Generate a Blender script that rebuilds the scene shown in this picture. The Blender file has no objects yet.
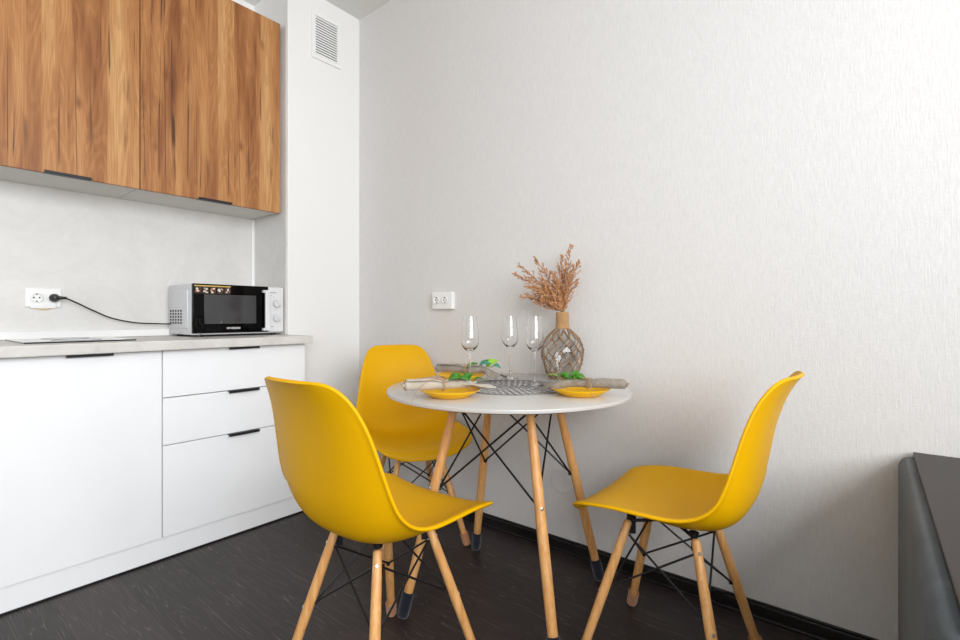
import bpy, bmesh, math, random
from mathutils import Vector, Matrix
PI = math.pi
rnd = random.Random(7)
scene = bpy.context.scene
COL = scene.collection

# ------------------------------------------------------------------ helpers
def lin(r, g, b):
    def f(c):
        c /= 255.0
        return c / 12.92 if c <= 0.04045 else ((c + 0.055) / 1.055) ** 2.4
    return (f(r), f(g), f(b), 1.0)

def link(o):
    COL.objects.link(o)
    return o

def thing(name, label, cat, loc=(0, 0, 0), rz=0.0, group=None):
    o = bpy.data.objects.new(name, None)
    o.empty_display_size = 0.05
    link(o)
    o.location = loc
    o.rotation_euler = (0, 0, rz)
    tag(o, label, cat, group)
    return o

def tag(o, label=None, cat=None, group=None, kind=None):
    if label: o['label'] = label
    if cat: o['category'] = cat
    if group: o['group'] = group
    if kind: o['kind'] = kind
    return o

def obj(name, bm, mat, parent=None, smooth=False, label=None, world=False, auto=None):
    """links bm as one mesh object; world=True: vertices are in world space, moved into the parent's frame"""
    if world and parent is not None:
        root = parent
        off = Vector((0, 0, 0))
        while root is not None:
            off += root.location
            root = root.parent
        bmesh.ops.translate(bm, verts=bm.verts, vec=-off)
    bm.normal_update()
    me = bpy.data.meshes.new(name)
    bm.to_mesh(me)
    bm.free()
    for m in (mat if isinstance(mat, (list, tuple)) else [mat]):
        me.materials.append(m)
    if smooth or auto:
        for p in me.polygons: p.use_smooth = True
    if auto:
        me.set_sharp_from_angle(angle=math.radians(auto))
    o = bpy.data.objects.new(name, me)
    link(o)
    if parent is not None: o.parent = parent
    if label: o['label'] = label
    return o

def struct(name, bm, mat, smooth=False, auto=None):
    o = obj(name, bm, mat, None, smooth, auto=auto)
    o['kind'] = 'structure'
    return o

def child(o, nm): return [c for c in o.children if c.name.startswith(nm)][0]
def dup(root, loc, rz, label):
    r = root.copy(); link(r)
    r.location = loc; r.rotation_euler = (0, 0, rz); r['label'] = label
    for ch in list(root.children):
        c = ch.copy(); link(c); c.parent = r
        for g in list(ch.children):
            d = g.copy(); link(d); d.parent = c
    return r

def box(bm, x0, x1, y0, y1, z0, z1, bev=0.0, seg=2, mi=0):
    b = bmesh.new()
    bmesh.ops.create_cube(b, size=1.0)
    bmesh.ops.scale(b, vec=(abs(x1 - x0), abs(y1 - y0), abs(z1 - z0)), verts=b.verts)
    bmesh.ops.translate(b, vec=((x0 + x1) / 2, (y0 + y1) / 2, (z0 + z1) / 2), verts=b.verts)
    if bev > 0:
        bmesh.ops.bevel(b, geom=b.edges[:], offset=bev, segments=seg, profile=0.5, affect='EDGES')
    merge(bm, b, mi)
    return bm

def merge(bm, b, mi=0, M=None):
    if M is not None: bmesh.ops.transform(b, matrix=M, verts=b.verts)
    mp = {}
    for v in b.verts: mp[v] = bm.verts.new(v.co)
    for f in b.faces:
        try:
            nf = bm.faces.new([mp[v] for v in f.verts]); nf.material_index = mi if mi else f.material_index
        except ValueError:
            pass
    b.free()

def B(*a, **k):
    return box(bmesh.new(), *a, **k)

def lathe(bm, prof, n=32, c=(0, 0, 0), cap=False, M=None, mi=0):
    b = bmesh.new()
    rings = []
    for r, z in prof:
        if r < 1e-6:
            rings.append([b.verts.new((0, 0, z))])
        else:
            rings.append([b.verts.new((r * math.cos(2 * PI * i / n), r * math.sin(2 * PI * i / n), z)) for i in range(n)])
    for A, C in zip(rings, rings[1:]):
        for i in range(n):
            j = (i + 1) % n
            if len(A) == 1 and len(C) == 1: continue
            if len(A) == 1: b.faces.new((A[0], C[j], C[i]))
            elif len(C) == 1: b.faces.new((A[i], A[j], C[0]))
            else: b.faces.new((A[i], A[j], C[j], C[i]))
    if cap:
        if len(rings[0]) > 1: b.faces.new(rings[0][::-1])
        if len(rings[-1]) > 1: b.faces.new(rings[-1])
    bmesh.ops.recalc_face_normals(b, faces=b.faces)
    T = Matrix.Translation(c)
    merge(bm, b, mi, T @ M if M is not None else T)
    return bm

def tube(bm, pts, rad, n=8, closed=False, cap=True, mi=0):
    pts = [Vector(p) for p in pts]
    m = len(pts)
    rads = rad if isinstance(rad, (list, tuple)) else [rad] * m
    rings = []
    up = None
    for i, p in enumerate(pts):
        if closed: t = (pts[(i + 1) % m] - pts[i - 1])
        else: t = pts[min(i + 1, m - 1)] - pts[max(i - 1, 0)]
        if t.length < 1e-9: t = Vector((0, 0, 1))
        t.normalize()
        if up is None:
            up = Vector((0, 0, 1)) if abs(t.z) < 0.9 else Vector((1, 0, 0))
        s = t.cross(up)
        if s.length < 1e-6: s = t.orthogonal()
        s.normalize()
        up = s.cross(t).normalized()
        rings.append([bm.verts.new(p + rads[i] * (math.cos(2 * PI * k / n) * s + math.sin(2 * PI * k / n) * up)) for k in range(n)])
    fs = []
    for i in range(m if closed else m - 1):
        A, C = rings[i], rings[(i + 1) % m]
        for k in range(n):
            fs.append(bm.faces.new((A[k], A[(k + 1) % n], C[(k + 1) % n], C[k])))
    if cap and not closed:
        fs.append(bm.faces.new(rings[0][::-1])); fs.append(bm.faces.new(rings[-1]))
    for f in fs: f.material_index = mi
    return bm

def spline(pts, k=6):
    """Catmull-Rom through rows of numbers"""
    out = []
    n = len(pts)
    for i in range(n - 1):
        p0, p1, p2, p3 = pts[max(i - 1, 0)], pts[i], pts[i + 1], pts[min(i + 2, n - 1)]
        for s in range(k):
            t = s / k
            out.append(tuple(0.5 * (2 * b + (c - a) * t + (2 * a - 5 * b + 4 * c - d) * t * t + (3 * b - a - 3 * c + d) * t ** 3)
                             for a, b, c, d in zip(p0, p1, p2, p3)))
    out.append(tuple(pts[-1]))
    return out

def align(d):
    """matrix turning +Z to direction d"""
    return Vector(d).to_track_quat('Z', 'Y').to_matrix().to_4x4()

def blob(bm, c, r, sub=1, sc=(1, 1, 1), M=None, mi=0):
    b = bmesh.new()
    bmesh.ops.create_icosphere(b, subdivisions=sub, radius=r)
    bmesh.ops.scale(b, vec=sc, verts=b.verts)
    T = Matrix.Translation(c)
    merge(bm, b, mi, T @ M if M is not None else T)
    return bm

# ------------------------------------------------------------------ materials
class NT:
    def __init__(self, name):
        self.m = bpy.data.materials.new(name)
        self.m.use_nodes = True
        self.t = self.m.node_tree
        self.b = self.t.nodes['Principled BSDF']
        self.out = self.t.nodes['Material Output']
    def n(self, typ, **kw):
        nd = self.t.nodes.new(typ)
        for k, v in kw.items():
            if k.startswith('i_'): nd.inputs[k[2:].replace('_', ' ')].default_value = v
            else: setattr(nd, k, v)
        return nd
    def l(self, a, b): self.t.links.new(a, b)
    def coords(self, scale=(1, 1, 1)):
        tc = self.n('ShaderNodeTexCoord'); mp = self.n('ShaderNodeMapping')
        mp.inputs['Scale'].default_value = scale
        self.l(tc.outputs['Object'], mp.inputs['Vector'])
        return mp.outputs['Vector']
    def noise(self, vec, scale=1.0, detail=3.0, rough=0.5, dist=0.0):
        nd = self.n('ShaderNodeTexNoise')
        nd.inputs['Scale'].default_value = scale; nd.inputs['Detail'].default_value = detail
        nd.inputs['Roughness'].default_value = rough; nd.inputs['Distortion'].default_value = dist
        self.l(vec, nd.inputs['Vector'])
        return nd.outputs['Fac']
    def ramp(self, fac, stops):
        r = self.n('ShaderNodeValToRGB')
        e = r.color_ramp.elements
        while len(e) < len(stops): e.new(0.5)
        for el, (p, c) in zip(e, stops):
            el.position = p; el.color = c if len(c) == 4 else (*c, 1)
        self.l(fac, r.inputs['Fac'])
        return r.outputs['Color']
    def mix(self, fac, a, b, mode='MIX'):
        mx = self.n('ShaderNodeMix', data_type='RGBA', blend_type=mode)
        if isinstance(fac, (int, float)): mx.inputs[0].default_value = fac
        else: self.l(fac, mx.inputs[0])
        for v, i in ((a, 6), (b, 7)):
            if isinstance(v, tuple): mx.inputs[i].default_value = v
            else: self.l(v, mx.inputs[i])
        return mx.outputs[2]
    def math(self, op, a, b=None):
        md = self.n('ShaderNodeMath', operation=op)
        for v, i in ((a, 0), (b, 1)):
            if v is None: continue
            if isinstance(v, (int, float)): md.inputs[i].default_value = v
            else: self.l(v, md.inputs[i])
        return md.outputs[0]
    def bump(self, h, strength=0.2, dist=0.002):
        bp = self.n('ShaderNodeBump')
        bp.inputs['Strength'].default_value = strength; bp.inputs['Distance'].default_value = dist
        self.l(h, bp.inputs['Height']); self.l(bp.outputs['Normal'], self.b.inputs['Normal'])
    def base(self, c):
        if isinstance(c, tuple): self.b.inputs['Base Color'].default_value = c
        else: self.l(c, self.b.inputs['Base Color'])
    def set(self, **kw):
        for k, v in kw.items(): self.b.inputs[k.replace('_', ' ')].default_value = v
        return self

def simple(name, c, rough=0.5, metal=0.0, nscale=60.0, var=0.06, bump=0.0, coat=0.0, spec=0.5, sc=(1, 1, 1)):
    """plain surface with a slight procedural unevenness"""
    t = NT(name)
    v = t.coords(sc)
    f = t.noise(v, nscale, 3)
    d = tuple(x * (1 - var) for x in c[:3]) + (1,)
    u = tuple(min(1, x * (1 + var)) for x in c[:3]) + (1,)
    t.base(t.ramp(f, [(0.3, d), (0.7, u)]))
    t.set(Roughness=rough, Metallic=metal, Coat_Weight=coat, Specular_IOR_Level=spec)
    if bump: t.bump(f, bump, 0.001)
    return t.m

def mat_wallpaper():
    t = NT('wallpaper')
    v = t.coords((260, 260, 26)); a = t.noise(v, 1.0, 2, 0.6)
    v2 = t.coords((150, 150, 150)); b = t.noise(v2, 1.0, 3, 0.6)
    h = t.math('ADD', t.math('MULTIPLY', a, 0.9), t.math('MULTIPLY', b, 0.45))
    t.base(t.ramp(a, [(0.25, lin(213, 211, 209)), (0.75, lin(223, 221, 219))]))
    t.set(Roughness=0.75, Specular_IOR_Level=0.25)
    t.bump(h, 0.55, 0.0022)
    return t.m

def mat_oak():
    t = NT('oak_door')
    tc = t.n('ShaderNodeTexCoord')
    sp = t.n('ShaderNodeSeparateXYZ'); t.l(tc.outputs['Object'], sp.inputs[0])
    y, z = sp.outputs['Y'], sp.outputs['Z']
    # staves of uneven width
    yw = t.math('ADD', y, t.math('MULTIPLY', t.math('SINE', t.math('MULTIPLY', y, 23.0)), 0.018))
    st = t.math('FLOOR', t.math('DIVIDE', yw, 0.094))
    wn = t.n('ShaderNodeTexWhiteNoise', noise_dimensions='1D'); t.l(st, wn.inputs['W'])
    s = wn.outputs['Value']
    cv = t.n('ShaderNodeCombineXYZ')
    t.l(t.math('ADD', t.math('MULTIPLY', y, 7.5), t.math('MULTIPLY', s, 37.0)), cv.inputs[0])
    t.l(t.math('ADD', t.math('MULTIPLY', z, 0.6), t.math('MULTIPLY', s, 11.0)), cv.inputs[1])
    n1 = t.noise(cv.outputs[0], 1.6, 2.0, 0.45, 0.3)
    rings = t.math('SINE', t.math('MULTIPLY', n1, 140.0))
    cf = t.n('ShaderNodeCombineXYZ')
    t.l(t.math('MULTIPLY', y, 230.0), cf.inputs[0]); t.l(t.math('MULTIPLY', z, 7.0), cf.inputs[1])
    fine = t.noise(cf.outputs[0], 1.0, 3.0, 0.6)
    cb = t.n('ShaderNodeCombineXYZ')
    t.l(t.math('MULTIPLY', y, 14.0), cb.inputs[0]); t.l(t.math('MULTIPLY', z, 1.3), cb.inputs[1]); t.l(s, cb.inputs[2])
    broad = t.noise(cb.outputs[0], 1.0, 3.0, 0.55)
    tone = t.math('ADD', t.math('MULTIPLY', broad, 0.85), t.math('MULTIPLY', s, 0.17))
    base = t.ramp(tone, [(0.33, lin(142, 88, 50)), (0.44, lin(176, 120, 72)), (0.55, lin(193, 138, 86)), (0.68, lin(208, 160, 106))])
    g1 = t.ramp(rings, [(0.0, (0.66, 0.58, 0.52, 1)), (0.34, (1, 1, 1, 1))])
    c = t.mix(0.34, base, g1, 'MULTIPLY')
    c = t.mix(0.6, c, t.ramp(fine, [(0.3, (0.62, 0.56, 0.5, 1)), (0.62, (1, 1, 1, 1))]), 'MULTIPLY')
    # dark cracks and knots
    cc = t.n('ShaderNodeCombineXYZ')
    t.l(t.math('ADD', t.math('MULTIPLY', y, 17.0), t.math('MULTIPLY', n1, .5)), cc.inputs[0]); t.l(t.math('MULTIPLY', z, .2), cc.inputs[1])
    cr = t.noise(cc.outputs[0], 1.0, 1.0, 0.4)
    line = t.math('ABSOLUTE', t.math('SUBTRACT', cr, 0.52))
    msk = t.noise(t.coords((3.0, 11.0, 3.2)), 1.0, 1.0)
    crack = t.math('MULTIPLY', t.ramp(line, [(0.004, (1, 1, 1, 1)), (0.020, (0, 0, 0, 1))]), t.ramp(msk, [(0.50, (0, 0, 0, 1)), (0.60, (1, 1, 1, 1))]))
    c = t.mix(crack, c, lin(84, 54, 34))
    vk = t.n('ShaderNodeTexVoronoi'); vk.inputs['Scale'].default_value = 1.0
    t.l(t.coords((1.0, 9.5, 4.6)), vk.inputs['Vector'])
    knot = t.ramp(vk.outputs['Distance'], [(0.03, (0.75, 0.75, 0.75, 1)), (0.16, (0, 0, 0, 1))])
    c = t.mix(knot, c, lin(120, 72, 40))
    t.base(c)
    t.set(Roughness=0.48, Specular_IOR_Level=0.35)
    t.bump(fine, 0.12, 0.0008)
    return t.m

def mat_floor():
    t = NT('dark_floor')
    tc = t.n('ShaderNodeTexCoord')
    sp = t.n('ShaderNodeSeparateXYZ'); t.l(tc.outputs['Object'], sp.inputs[0])
    x, y = sp.outputs['X'], sp.outputs['Y']
    row = t.math('FLOOR', t.math('DIVIDE', y, 0.195))
    wn = t.n('ShaderNodeTexWhiteNoise', noise_dimensions='1D'); t.l(row, wn.inputs['W'])
    off = t.math('MULTIPLY', wn.outputs['Value'], 1.3)
    xs = t.math('DIVIDE', t.math('ADD', x, off), 1.29)
    col = t.math('FLOOR', xs)
    w2 = t.n('ShaderNodeTexWhiteNoise', noise_dimensions='2D')
    cv0 = t.n('ShaderNodeCombineXYZ'); t.l(row, cv0.inputs[0]); t.l(col, cv0.inputs[1]); t.l(cv0.outputs[0], w2.inputs['Vector'])
    s = w2.outputs['Value']
    cv = t.n('ShaderNodeCombineXYZ')
    t.l(t.math('ADD', t.math('MULTIPLY', x, .9), t.math('MULTIPLY', s, 31.0)), cv.inputs[0])
    t.l(t.math('ADD', t.math('MULTIPLY', y, 15.0), t.math('MULTIPLY', s, 17.0)), cv.inputs[1])
    n1 = t.noise(cv.outputs[0], 1.3, 2.0, 0.5, 0.4)
    rings = t.math('SINE', t.math('MULTIPLY', n1, 110.0))
    cf = t.n('ShaderNodeCombineXYZ')
    t.l(t.math('MULTIPLY', x, 9.0), cf.inputs[0]); t.l(t.math('MULTIPLY', y, 210.0), cf.inputs[1]); t.l(s, cf.inputs[2])
    fine = t.noise(cf.outputs[0], 1.0, 4.0, 0.65)
    base = t.ramp(s, [(0.0, lin(42, 35, 34)), (1.0, lin(56, 47, 46))])
    brk = t.noise(t.coords((6, 70, 1)), 1.0, 4.0)
    pores = t.math('MULTIPLY', t.ramp(rings, [(0.80, (0, 0, 0, 1)), (0.98, (1, 1, 1, 1))]), t.ramp(brk, [(0.45, (0, 0, 0, 1)), (0.62, (1, 1, 1, 1))]))
    c = t.mix(t.math('MULTIPLY', pores, 0.42), base, lin(132, 118, 112))
    c = t.mix(0.5, c, t.ramp(fine, [(0.3, (0.6, 0.58, 0.57, 1)), (0.7, (1.15, 1.12, 1.1, 1))]), 'MULTIPLY')
    fy = t.math('FRACT', t.math('DIVIDE', y, 0.195)); fx = t.math('FRACT', xs)
    seam = t.math('MAXIMUM', t.math('LESS_THAN', fy, 0.010), t.math('LESS_THAN', fx, 0.0018))
    c = t.mix(t.math('MULTIPLY', seam, 0.75), c, lin(16, 13, 13))
    t.base(c)
    r = t.ramp(fine, [(0.3, (0.36, 0.36, 0.36, 1)), (0.7, (0.5, 0.5, 0.5, 1))])
    t.l(r, t.b.inputs['Roughness'])
    t.set(Specular_IOR_Level=0.4)
    t.bump(t.math('ADD', fine, t.math('MULTIPLY', pores, -0.4)), 0.25, 0.001)
    return t.m

def mat_beech():
    t = NT('beech')
    v = t.coords((90, 90, 3.2)); a = t.noise(v, 1.0, 3, 0.6, 0.2)
    f = t.noise(t.coords((420, 420, 26)), 1.0, 2, 0.5)
    c = t.ramp(a, [(0.3, lin(205, 146, 84)), (0.55, lin(223, 168, 105)), (0.75, lin(232, 182, 122))])
    c = t.mix(0.35, c, t.ramp(f, [(0.3, (0.75, 0.66, 0.58, 1)), (0.6, (1, 1, 1, 1))]), 'MULTIPLY')
    t.base(c); t.set(Roughness=0.42)
    return t.m

def mat_concrete(name, a, b, rough=0.55, sc=6.0):
    t = NT(name)
    n1 = t.noise(t.coords(), sc, 6, 0.62, 0.6)
    n2 = t.noise(t.coords(), sc * 14, 4, 0.6)
    c = t.ramp(n1, [(0.3, a), (0.7, b)])
    c = t.mix(0.25, c, t.ramp(n2, [(0.35, (0.88, 0.88, 0.88, 1)), (0.65, (1, 1, 1, 1))]), 'MULTIPLY')
    t.base(c); t.set(Roughness=rough, Specular_IOR_Level=0.4)
    return t.m

def mat_glass(name, rough=0.0, ior=1.47):
    t = NT(name)
    t.set(Transmission_Weight=1.0, IOR=ior, Roughness=rough)
    f = t.noise(t.coords(), 30, 2)
    t.base(t.ramp(f, [(0.0, (0.97, 0.98, 0.98, 1)), (1.0, (1, 1, 1, 1))]))
    return t.m

def mat_fabric(name, c1, c2, scale=900, rough=0.95, sheen=0.3, bump=0.4, sc=(1, 1, 1), broad=12):
    t = NT(name)
    v = t.coords(sc)
    a = t.noise(v, scale, 2, 0.6); b = t.noise(v, broad, 4, 0.6, 0.4)
    f = t.math('ADD', t.math('MULTIPLY', a, 0.5), t.math('MULTIPLY', b, 0.5))
    t.base(t.ramp(f, [(0.36, c1), (0.64, c2)]))
    t.set(Roughness=rough, Sheen_Weight=sheen, Specular_IOR_Level=0.2)
    t.bump(a, bump, 0.0008)
    return t.m

M = {}
M['wallpaper'] = mat_wallpaper()
M['plaster'] = simple('smooth_white_paint', lin(236, 235, 233), 0.7, nscale=180, var=0.015, bump=0.08, spec=0.25)
M['fill_cut_grey'] = simple('unseen_wall_fill_cut', lin(158, 154, 150), 0.8, nscale=40, var=0.02, spec=0.2)  # grey made up for the unseen walls, cuts bounced fill
M['ceiling'] = simple('ceiling_paint', lin(222, 221, 217), 0.8, nscale=40, var=0.015, spec=0.2)
M['oak'] = mat_oak()
M['floor'] = mat_floor()
M['beech'] = mat_beech()
M['backsplash'] = mat_concrete('pale_concrete_panel', lin(211, 209, 205), lin(228, 226, 223), 0.42, 3.0)
M['worktop'] = mat_concrete('worktop_stone', lin(204, 200, 195), lin(224, 220, 215), 0.42, 9.0)
M['white_front'] = simple('white_matt_front', lin(246, 247, 248), 0.45, nscale=8, var=0.008, spec=0.4)
M['white_body'] = simple('white_melamine', lin(226, 226, 224), 0.5, nscale=20, var=0.012)
M['under_panel'] = simple('pale_grey_board', lin(214, 211, 206), 0.5, nscale=50, var=0.02)
M['white_plastic'] = simple('white_plastic', lin(238, 238, 236), 0.35, nscale=20, var=0.01)
M['yellowed'] = simple('yellowed_plastic', lin(226, 198, 142), 0.45, nscale=60, var=0.12)
M['black_handle'] = simple('black_handle', lin(38, 39, 43), 0.4, metal=0.3, nscale=90, var=0.1)
M['black_metal'] = simple('black_steel', lin(22, 22, 23), 0.42, metal=0.2, nscale=90, var=0.12)
M['black_plastic'] = simple('black_plastic', lin(20, 20, 21), 0.35, nscale=90, var=0.1)
M['gloss_black'] = simple('gloss_black', lin(5, 5, 5), 0.05, nscale=30, var=0.05, spec=0.12)
M['hob_glass'] = simple('hob_glass', lin(12, 12, 13), 0.05, nscale=30, var=0.05)
M['steel'] = simple('steel', lin(190, 188, 184), 0.3, metal=1.0, nscale=200, var=0.05)
M['dark_hole'] = simple('dark_recess', lin(24, 24, 25), 0.8, nscale=60, var=0.1)
M['mw_silver'] = simple('microwave_paint', lin(214, 215, 217), 0.35, nscale=60, var=0.012)
M['mw_panel'] = simple('microwave_panel', lin(222, 222, 223), 0.35, nscale=60, var=0.012)
M['grey_mark'] = simple('grey_print', lin(140, 140, 142), 0.5, nscale=60, var=0.05)
M['white_print'] = simple('white_print', lin(232, 232, 230), 0.5, nscale=60, var=0.03)
M['mw_window'] = simple('oven_window_mesh', lin(62, 62, 63), 0.06, nscale=400, var=0.12, spec=0.4)
M['yellow'] = simple('yellow_plastic', lin(224, 168, 0), 0.46, nscale=700, var=0.03, bump=0.05, spec=0.18)
M['plate_yellow'] = simple('yellow_glaze', lin(240, 184, 0), 0.35, nscale=30, var=0.01, spec=0.2)
M['table_white'] = simple('white_lacquer', lin(194, 191, 187), 0.22, nscale=15, var=0.01, spec=0.5)
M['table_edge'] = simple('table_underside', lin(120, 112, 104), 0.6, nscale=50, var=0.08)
M['skirting'] = simple('dark_skirting', lin(19, 15, 15), 0.4, nscale=90, var=0.25, sc=(0.1, 1, 1))
M['navy_sock'] = mat_fabric('navy_knit', lin(16, 19, 30), lin(30, 35, 50), 500)
M['brown_sock'] = mat_fabric('brown_knit', lin(150, 96, 60), lin(205, 150, 110), 420, sc=(1, 1, 0.25))
M['linen'] = mat_fabric('grey_linen', lin(112, 103, 92), lin(160, 150, 137), 700, broad=40)
M['linen_light'] = mat_fabric('oatmeal_linen', lin(158, 147, 133), lin(200, 190, 176), 700, broad=40)
M['twine'] = mat_fabric('jute_twine', lin(150, 112, 72), lin(198, 160, 114), 600)
M['jute_rope'] = mat_fabric('jute_rope', lin(120, 88, 58), lin(172, 134, 96), 500)
M['dried'] = mat_fabric('dried_floret', lin(158, 100, 54), lin(220, 166, 114), 160, broad=60)
M['dried_stem'] = simple('dried_stem', lin(122, 84, 52), 0.8, nscale=200, var=0.2)
M['leaf'] = simple('green_leaf', lin(66, 128, 34), 0.4, nscale=120, var=0.3)
M['leaf_light'] = simple('light_green_leaf', lin(150, 196, 62), 0.4, nscale=120, var=0.25)
M['leaf_teal'] = simple('teal_leaf', lin(70, 150, 132), 0.4, nscale=120, var=0.25)
M['stem_green'] = simple('green_stem', lin(96, 116, 44), 0.55, nscale=120, var=0.2)
M['doily'] = simple('silver_lace', lin(122, 119, 118), 0.4, metal=0.2, nscale=160, var=0.25)
M['sofa'] = mat_fabric('grey_velour', lin(46, 52, 56), lin(78, 84, 87), 700, sheen=0.15, bump=0.25, sc=(1, 1, 0.4), broad=7)
M['brown_board'] = simple('dark_brown_board', lin(44, 35, 32), 0.4, nscale=60, var=0.08, spec=0.25, sc=(1, 0.2, 1))
M['glass'] = mat_glass('clear_glass')
M['vase_glass'] = mat_glass('vase_glass', 0.0, 1.45)

# pane: thin glass that passes daylight
t = NT('window_pane'); tr = t.n('ShaderNodeBsdfTransparent'); gl = t.n('ShaderNodeBsdfGlossy'); gl.inputs['Roughness'].default_value = 0.02
fr = t.n('ShaderNodeFresnel'); mx = t.n('ShaderNodeMixShader')
t.l(fr.outputs[0], mx.inputs[0]); t.l(tr.outputs[0], mx.inputs[1]); t.l(gl.outputs[0], mx.inputs[2]); t.l(mx.outputs[0], t.out.inputs['Surface'])
M['pane'] = t.m

# ------------------------------------------------------------------ camera
TH = math.radians(38.803)
cam_d = bpy.data.cameras.new('camera')
cam_d.sensor_width = 36.0
cam_d.lens = 487.16 / 960 * 36.0
cam_d.shift_y = -(320 - 315.93) / 960.0
cam_d.clip_start = 0.02
cam = bpy.data.objects.new('camera', cam_d); link(cam)
cam.location = (0, 0, 1.0)
cam.rotation_euler = (PI / 2, 0, TH)
scene.camera = cam

# ------------------------------------------------------------------ room
YW, XK, XR, YF, HC = 1.843, -2.786, 1.55, -2.6, 2.794
CX, CY = -2.421, 1.380             # face and near side of the boxed-in column
struct('floor', B(XK - .1, XR + .1, YF - .1, YW + .1, -0.08, 0.0), M['floor'])
struct('ceiling', B(XK - .1, XR + .1, YF - .1, YW + .1, HC, HC + .08), M['ceiling'])
struct('wall_back', B(XK - .1, XR + .1, YW, YW + .1, 0, HC), M['wallpaper'])
struct('wall_left', B(XK - .1, XK, YF - .1, YW, 0, HC), M['plaster'])
# column with a shallow recess for the vent
struct('wall_column', B(XK, CX, CY, YW, 0, HC), M['plaster'])

def wall_with_window(name, axis, c0, c1, a0, a1, w0, w1, z0, z1):
    bm = bmesh.new()
    def bx(p, q, u, v):
        if axis == 'x': box(bm, c0, c1, p, q, u, v)
        else: box(bm, p, q, c0, c1, u, v)
    bx(a0, w0, 0, HC); bx(w1, a1, 0, HC); bx(w0, w1, 0, z0); bx(w0, w1, z1, HC)
    return struct(name, bm, M['fill_cut_grey'])
WR = (-2.2, 1.05, 0.95, 2.5)     # right window: y0 y1 z0 z1
WF = (-1.9, 0.9, 0.86, 2.45)       # unseen window added for fill behind the camera: x0 x1 z0 z1
wall_with_window('wall_right', 'x', XR, XR + .1, YF - .1, YW, WR[0], WR[1], WR[2], WR[3])
wall_with_window('wall_front', 'y', YF - .1, YF, XK, XR, WF[0], WF[1], WF[2], WF[3])

def window(name, axis, c, a0, a1, z0, z1):
    bm = bmesh.new(); pn = bmesh.new(); fw = 0.06
    def bx(b, p, q, u, v, th):
        if axis == 'x': box(b, c, c + th, p, q, u, v)
        else: box(b, p, q, c - th, c, u, v)
    mid = (a0 + a1) / 2
    for p, q, u, v in ((a0, a1, z0, z0 + fw), (a0, a1, z1 - fw, z1), (a0, a0 + fw, z0, z1), (a1 - fw, a1, z0, z1), (mid - fw / 2, mid + fw / 2, z0, z1)):
        bx(bm, p, q, u, v, 0.06)
    w = struct(name, bm, M['white_plastic'])
    if axis == 'x': box(pn, c + .028, c + .032, a0 + fw, a1 - fw, z0 + fw, z1 - fw)
    else: box(pn, a0 + fw, a1 - fw, c - .032, c - .028, z0 + fw, z1 - fw)
    obj('pane', pn, M['pane'], w)
window('window_1', 'x', XR + .02, *WR)
window('fill_window', 'y', YF - .02, *WF)

# skirting: stepped profile along the back wall, short one on the column face
def skirting(pts):
    return pts
bm = bmesh.new()
box(bm, CX, 0.056, YW - .014, YW, 0, .046, .003)
box(bm, CX, 0.056, YW - .009, YW, .046, .0535, .002)
box(bm, CX, 0.056, YW - .02, YW, 0, .010, .003)
box(bm, -0.425, -0.395, YW - .017, YW, 0, .054, .002)
struct('baseboard_back', bm, M['skirting'])
bm = bmesh.new(); box(bm, CX, CX + .014, CY + .0, YW - .02, 0, .0535, .003)
struct('baseboard_column', bm, M['skirting'])
bm = bmesh.new(); box(bm, 1.02, XR, YW - .014, YW, 0, .0535, .003); box(bm, XR - .014, XR, YF, YW - .014, 0, .0535, .003)
struct('baseboard_right', bm, M['skirting'])

# backsplash and side panel, white corner strip, white upstand
struct('wall_backsplash', B(XK, XK + .006, -0.55, CY - .001, .90, 1.62), M['backsplash'])
struct('wall_side_panel', B(XK + .006, CX - .012, CY - .006, CY, .90, 2.55), M['backsplash'])
struct('trim_1', B(XK + .006, XK + .016, CY - .022, CY - .006, .935, 1.55, .002), M['white_plastic'])
struct('trim_2', B(XK + .006, XK + .024, -0.55, CY - .006, .901, .935, .004), M['white_plastic'])
struct('trim_3', B(CX - .002, CX + .004, CY - .004, CY + .008, .902, HC - .001, .002), M['white_plastic'])

# ------------------------------------------------------------------ kitchen
def handle_bar(x, y0, y1, z, down=False):
    bm = bmesh.new()
    box(bm, x, x + .020, y0, y1, z - .002, z + .002, .0008)
    if down: box(bm, x + .017, x + .020, y0, y1, z - .0095, z + .0015, .0008)
    else: box(bm, x + .017, x + .020, y0, y1, z - .0095, z + .0015, .0008)
    return bm

XD = -2.255
GROUPB = 'white base units under the worktop'
def base_carcass(name, label, y0, y1):
    t = thing(name, label, 'cabinet', ((XK + XD) / 2, (y0 + y1) / 2, 0), group=GROUPB)
    bm = bmesh.new()
    x1 = XD - .020
    box(bm, XK + .03, x1, y0 + .0008, y0 + .017, .095, .860)
    box(bm, XK + .03, x1, y1 - .017, y1 - .0008, .095, .860)
    box(bm, XK + .03, x1, y0 + .017, y1 - .017, .095, .111)
    box(bm, XK + .03, XK + .036, y0 + .017, y1 - .017, .111, .860)
    obj('body', bm, M['white_body'], t, world=True)
    return t
YA, YS, YB = 0.09, 0.737, 1.3785
t = base_carcass('base_cabinet', 'white single-door base cabinet under the hob', YA, YS)
d = obj('door', B(XD - .019, XD, YA + .0015, YS - .0022, .094, .858, .0012), M['white_front'], t, world=True)
obj('handle', handle_bar(XD - .002, .429, .569, .8592), M['black_handle'], d, world=True, label='slim black handle strip')
t = base_carcass('drawer_cabinet', 'white base unit of three drawers below the microwave', YS, YB)
for z0, z1 in ((.6655, .858), (.4705, .6615), (.094, .4665)):
    d = obj('drawer', B(XD - .019, XD, YS + .0022, YB - .001, z0, z1, .0012), M['white_front'], t, world=True)
    obj('handle', handle_bar(XD - .002, 0.995, 1.134, z1 + .0012), M['black_handle'], d, world=True, label='slim black handle strip')
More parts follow.
